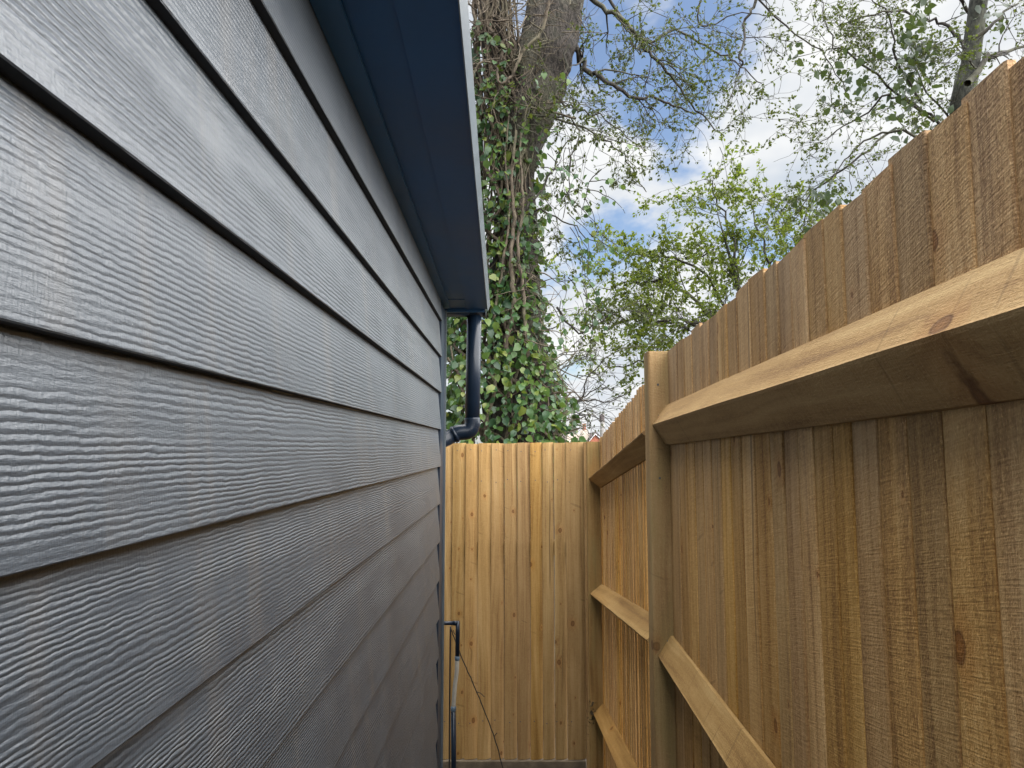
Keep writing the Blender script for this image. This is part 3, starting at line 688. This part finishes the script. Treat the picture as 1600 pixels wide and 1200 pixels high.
# ------------------------------------------------------------------ bright spring tree beyond the side fence
sp_tree = empty('spring_tree', 'bright yellow-green young-leaved tree rising behind the side fence post', 'tree')
YS = 7.0
mb = MB(); b0 = at(1190, 600, YS); mb.tube(bez([Vector((b0.x + .1, YS, -.05)), Vector((b0.x + .05, YS, 1.2)), at(1185, 560, YS), at(1160, 470, YS), at(1120, 330, YS)], 5), list(np.linspace(.10, .004, 21)), 9); mb.build('trunk', M_GTWIG, sp_tree, True)
T = Tree()
for pts in ([(1190, 590), (1130, 520), (1060, 500), (980, 500), (930, 480)], [(1180, 560), (1110, 440), (1040, 400), (975, 395)], [(1170, 520), (1150, 420), (1130, 330), (1100, 280)], [(1185, 560), (1200, 440), (1190, 380), (1170, 300)], [(1190, 590), (1090, 560), (1010, 560), (950, 575)], [(1130, 510), (1085, 508), (1040, 506), (1000, 505)], [(1195, 580), (1235, 450), (1240, 400), (1260, 330)], [(1130, 520), (1060, 450), (1000, 440), (940, 450)]):
    P, R = T.limb([at(a, b, YS + random.uniform(-.5, .5)) for a, b in pts], .020, .005, 6, 5, .02)
    for i in range(3, len(P)):
        for _ in range(random.choice((1, 1, 1, 2))):
            d = (P[i] - P[i - 1]).normalized() * .7 + rv(.7) + Vector((0, 0, .15)); T.twig(P[i], d, random.uniform(.3, .6), max(R[i] * .4, .0025), 2, .046, .0, .4, 4, 2)
T.tw.build('branches', M_TWIG, sp_tree, True); cr = link('crown', T.leaves('crown', M_SPRING), sp_tree); cr['kind'] = 'stuff'

# ------------------------------------------------------------------ sparse tree upper right
rt = empty('grey_green_tree', 'sparse grey-green tree with a pale upright trunk above the tall fence, upper right', 'tree')
YR2 = 6.0
mb = MB(); b0 = at(1500, 300, YR2); tp = bez([Vector((b0.x, YR2, -.05)), at(1502, 260, YR2), at(1516, 100, YR2), at(1530, 0, YR2), at(1545, -150, YR2), at(1570, -400, YR2)], 6)
mb.tube(tp, list(np.linspace(.10, .055, len(tp))), 10, True, .2); mb.build('trunk', M_GTWIG, rt, True)
T = Tree()
for pts, r0 in (([(1512, 130), (1548, 88), (1600, 70), (1680, 20)], .03), ([(1516, 80), (1490, 50), (1450, 30), (1380, 20), (1310, 40)], .02), ([(1505, 220), (1440, 170), (1390, 150), (1330, 190), (1270, 230)], .016), ([(1500, 260), (1420, 210), (1350, 220), (1300, 280)], .016), ([(1460, 190), (1350, 100), (1300, 60), (1280, 0)], .012), ([(1525, 30), (1480, -20), (1400, -60)], .02), ([(1520, 60), (1570, 20), (1620, -30)], .018), ([(1400, 200), (1330, 255), (1270, 300), (1240, 345)], .012), ([(1440, 160), (1400, 90), (1390, 30), (1350, -20)], .012), ([(1500, 240), (1480, 180), (1440, 130), (1420, 80)], .012)):
    P, R = T.limb([at(a, b, YR2 + random.uniform(-.35, .35)) for a, b in pts], r0, .004, 7, 5, .015)
    for i in range(3, len(P)):
        for _ in range(random.choice((0, 1, 1, 1))):
            d = (P[i] - P[i - 1]).normalized() * .5 + rv(.75); T.twig(P[i], d, random.uniform(.3, .6), max(R[i] * .35, .0022), 2, .033, .08, .55, 4, 1)
T.tw.build('branches', M_TWIG, rt, True); cr = link('crown', T.leaves('crown', M_BUD), rt); cr['kind'] = 'stuff'
# broad dull leaves scattered on that tree
T2 = Tree()
for cx_, cy_, sx, sy, n in ((1330, 130, 60, 60, 70), (1430, 70, 25, 55, 150), (1400, 160, 60, 40, 60), (1290, 310, 35, 25, 60), (1460, 220, 40, 25, 50), (1240, 80, 12, 15, 16), (1560, 20, 40, 30, 40)):
    for _ in range(n): T2.leaf_at(at(random.gauss(cx_, sx * .6), random.gauss(cy_, sy * .6), YR2 + random.uniform(-.6, .3)), Vector((0, -.2, -.8)), 1, .075, .5)
cr = link('broad_leaves', T2.leaves('broad_leaves', M_DULL, LEAF_BIG), rt); cr['kind'] = 'stuff'

# ------------------------------------------------------------------ far house and telegraph pole
YH = 42.
house = empty('distant_house', 'distant house with red chimney pots and a small brick gable above the fence corner', 'house')
M_BRICK = plain('red_brick', (.42, .15, .09), .85, .3, 3.); M_REND = plain('cream_render', (.62, .55, .47), .85, .12, 2.); M_TILE = plain('dark_tiles', (.12, .10, .10), .8, .3, 4.); M_POT = plain('terracotta', (.50, .17, .09), .8, .2, 6.); M_WHITE = plain('white_barge', (.75, .76, .78), .6)
def q(px, py, Y=YH): return at(px, py, Y)
a, b = q(886, 678), q(921, 700); mb = MB(); mb.box((a.x, YH, 0), (b.x, YH + 5, a.z)); mb.build('wall', M_REND, house)
a, b = q(909, 672), q(918, 680); mb = MB(); mb.box((a.x, YH - .1, b.z - .6), (b.x, YH + .9, a.z)); ch = mb.build('chimney', M_REND, house)
for px in (911.5, 914.3):
    c = q(px, 672); tp = q(px, 662); mb = MB(); mb.tube([c, c.lerp(tp, .1), c.lerp(tp, .85), c.lerp(tp, .88), tp], [.045, .04, .036, .046, .046], 10); 
    mb = MB(); h_ = tp.z - c.z; mb.tube([c, c + Vector((0, 0, h_ * .8)), c + Vector((0, 0, h_ * .82)), c + Vector((0, 0, h_))], [.05, .04, .05, .048], 10); mb.build('chimney_pot', M_POT, ch, True)
ap, gl, gr = q(927, 678), q(919, 687), q(938, 687)
mb = MB(); mb.loft([[(gl.x, y, 0), (gr.x, y, 0), (gr.x, y, gr.z), (ap.x, y, ap.z - .05), (gl.x, y, gl.z)] for y in (YH - 1, YH + 4)]); mb.build('gable', M_BRICK, house)
for e, sgn in ((gl, -1), (gr, 1)):
    mb = MB(); d = (e - ap); mb.loft([[ap + Vector((0, yy, -.06)), ap + d * 1.15 + Vector((0, yy, -.06)), ap + d * 1.15 + Vector((0, yy, .03)), ap + Vector((0, yy, .03))] for yy in (-1.12, -1.02)]); mb.build('bargeboard', M_WHITE, house)
    mb = MB(); mb.loft([[ap + Vector((0, yy, .032)), ap + d * 1.18 + Vector((0, yy, .032)), ap + d * 1.18 + Vector((0, yy, .10)), ap + Vector((0, yy, .10))] for yy in (-1.14, 4.)]); mb.build('roof', M_TILE, house)
YL = 34.
pole = empty('telegraph_pole', 'thin grey telegraph pole with wires far beyond the fence corner', 'pole')
c = at(941, 690, YL); tp = at(941.5, 646, YL); mb = MB(); mb.tube([(c.x, YL, 0), c, tp], [.14, .12, .10], 10); mb.build('mast', plain('grey_pole', (.22, .21, .20), .8), pole, True)
c = at(940.5, 653, YL); mb = MB(); mb.tube([c + Vector((0, 0, -.2)), c + Vector((0, 0, -.15)), c + Vector((0, 0, .12)), c + Vector((0, 0, .16))], [.08, .13, .13, .08], 10); mb.build('junction_box', M_TILE, pole)
for a, b in ((880, 655), (1040, 648), (860, 668)):
    e = at(a, b, YL - 3); mid = (c + e) / 2 + Vector((0, 0, -.15)); mb = MB(); mb.tube(bez([c, mid, e], 6), .012, 4); mb.build('wire', M_CABLE, pole)

# ------------------------------------------------------------------ dead leaves caught behind the low rail
dl = Tree()
for _ in range(26): dl.leaf_at(at(random.gauss(925, 2.6), random.uniform(1092, 1132), YR - .01 + random.uniform(-.02, .0)), Vector((0, -.3, -.5)), 1, .022, .8)
tag(link('dead_leaf_clump', dl.leaves('dead_leaf_clump', M_DEAD)), 'small dark clump of dead leaves caught behind the lowest rail at the back corner post', 'dead leaves')
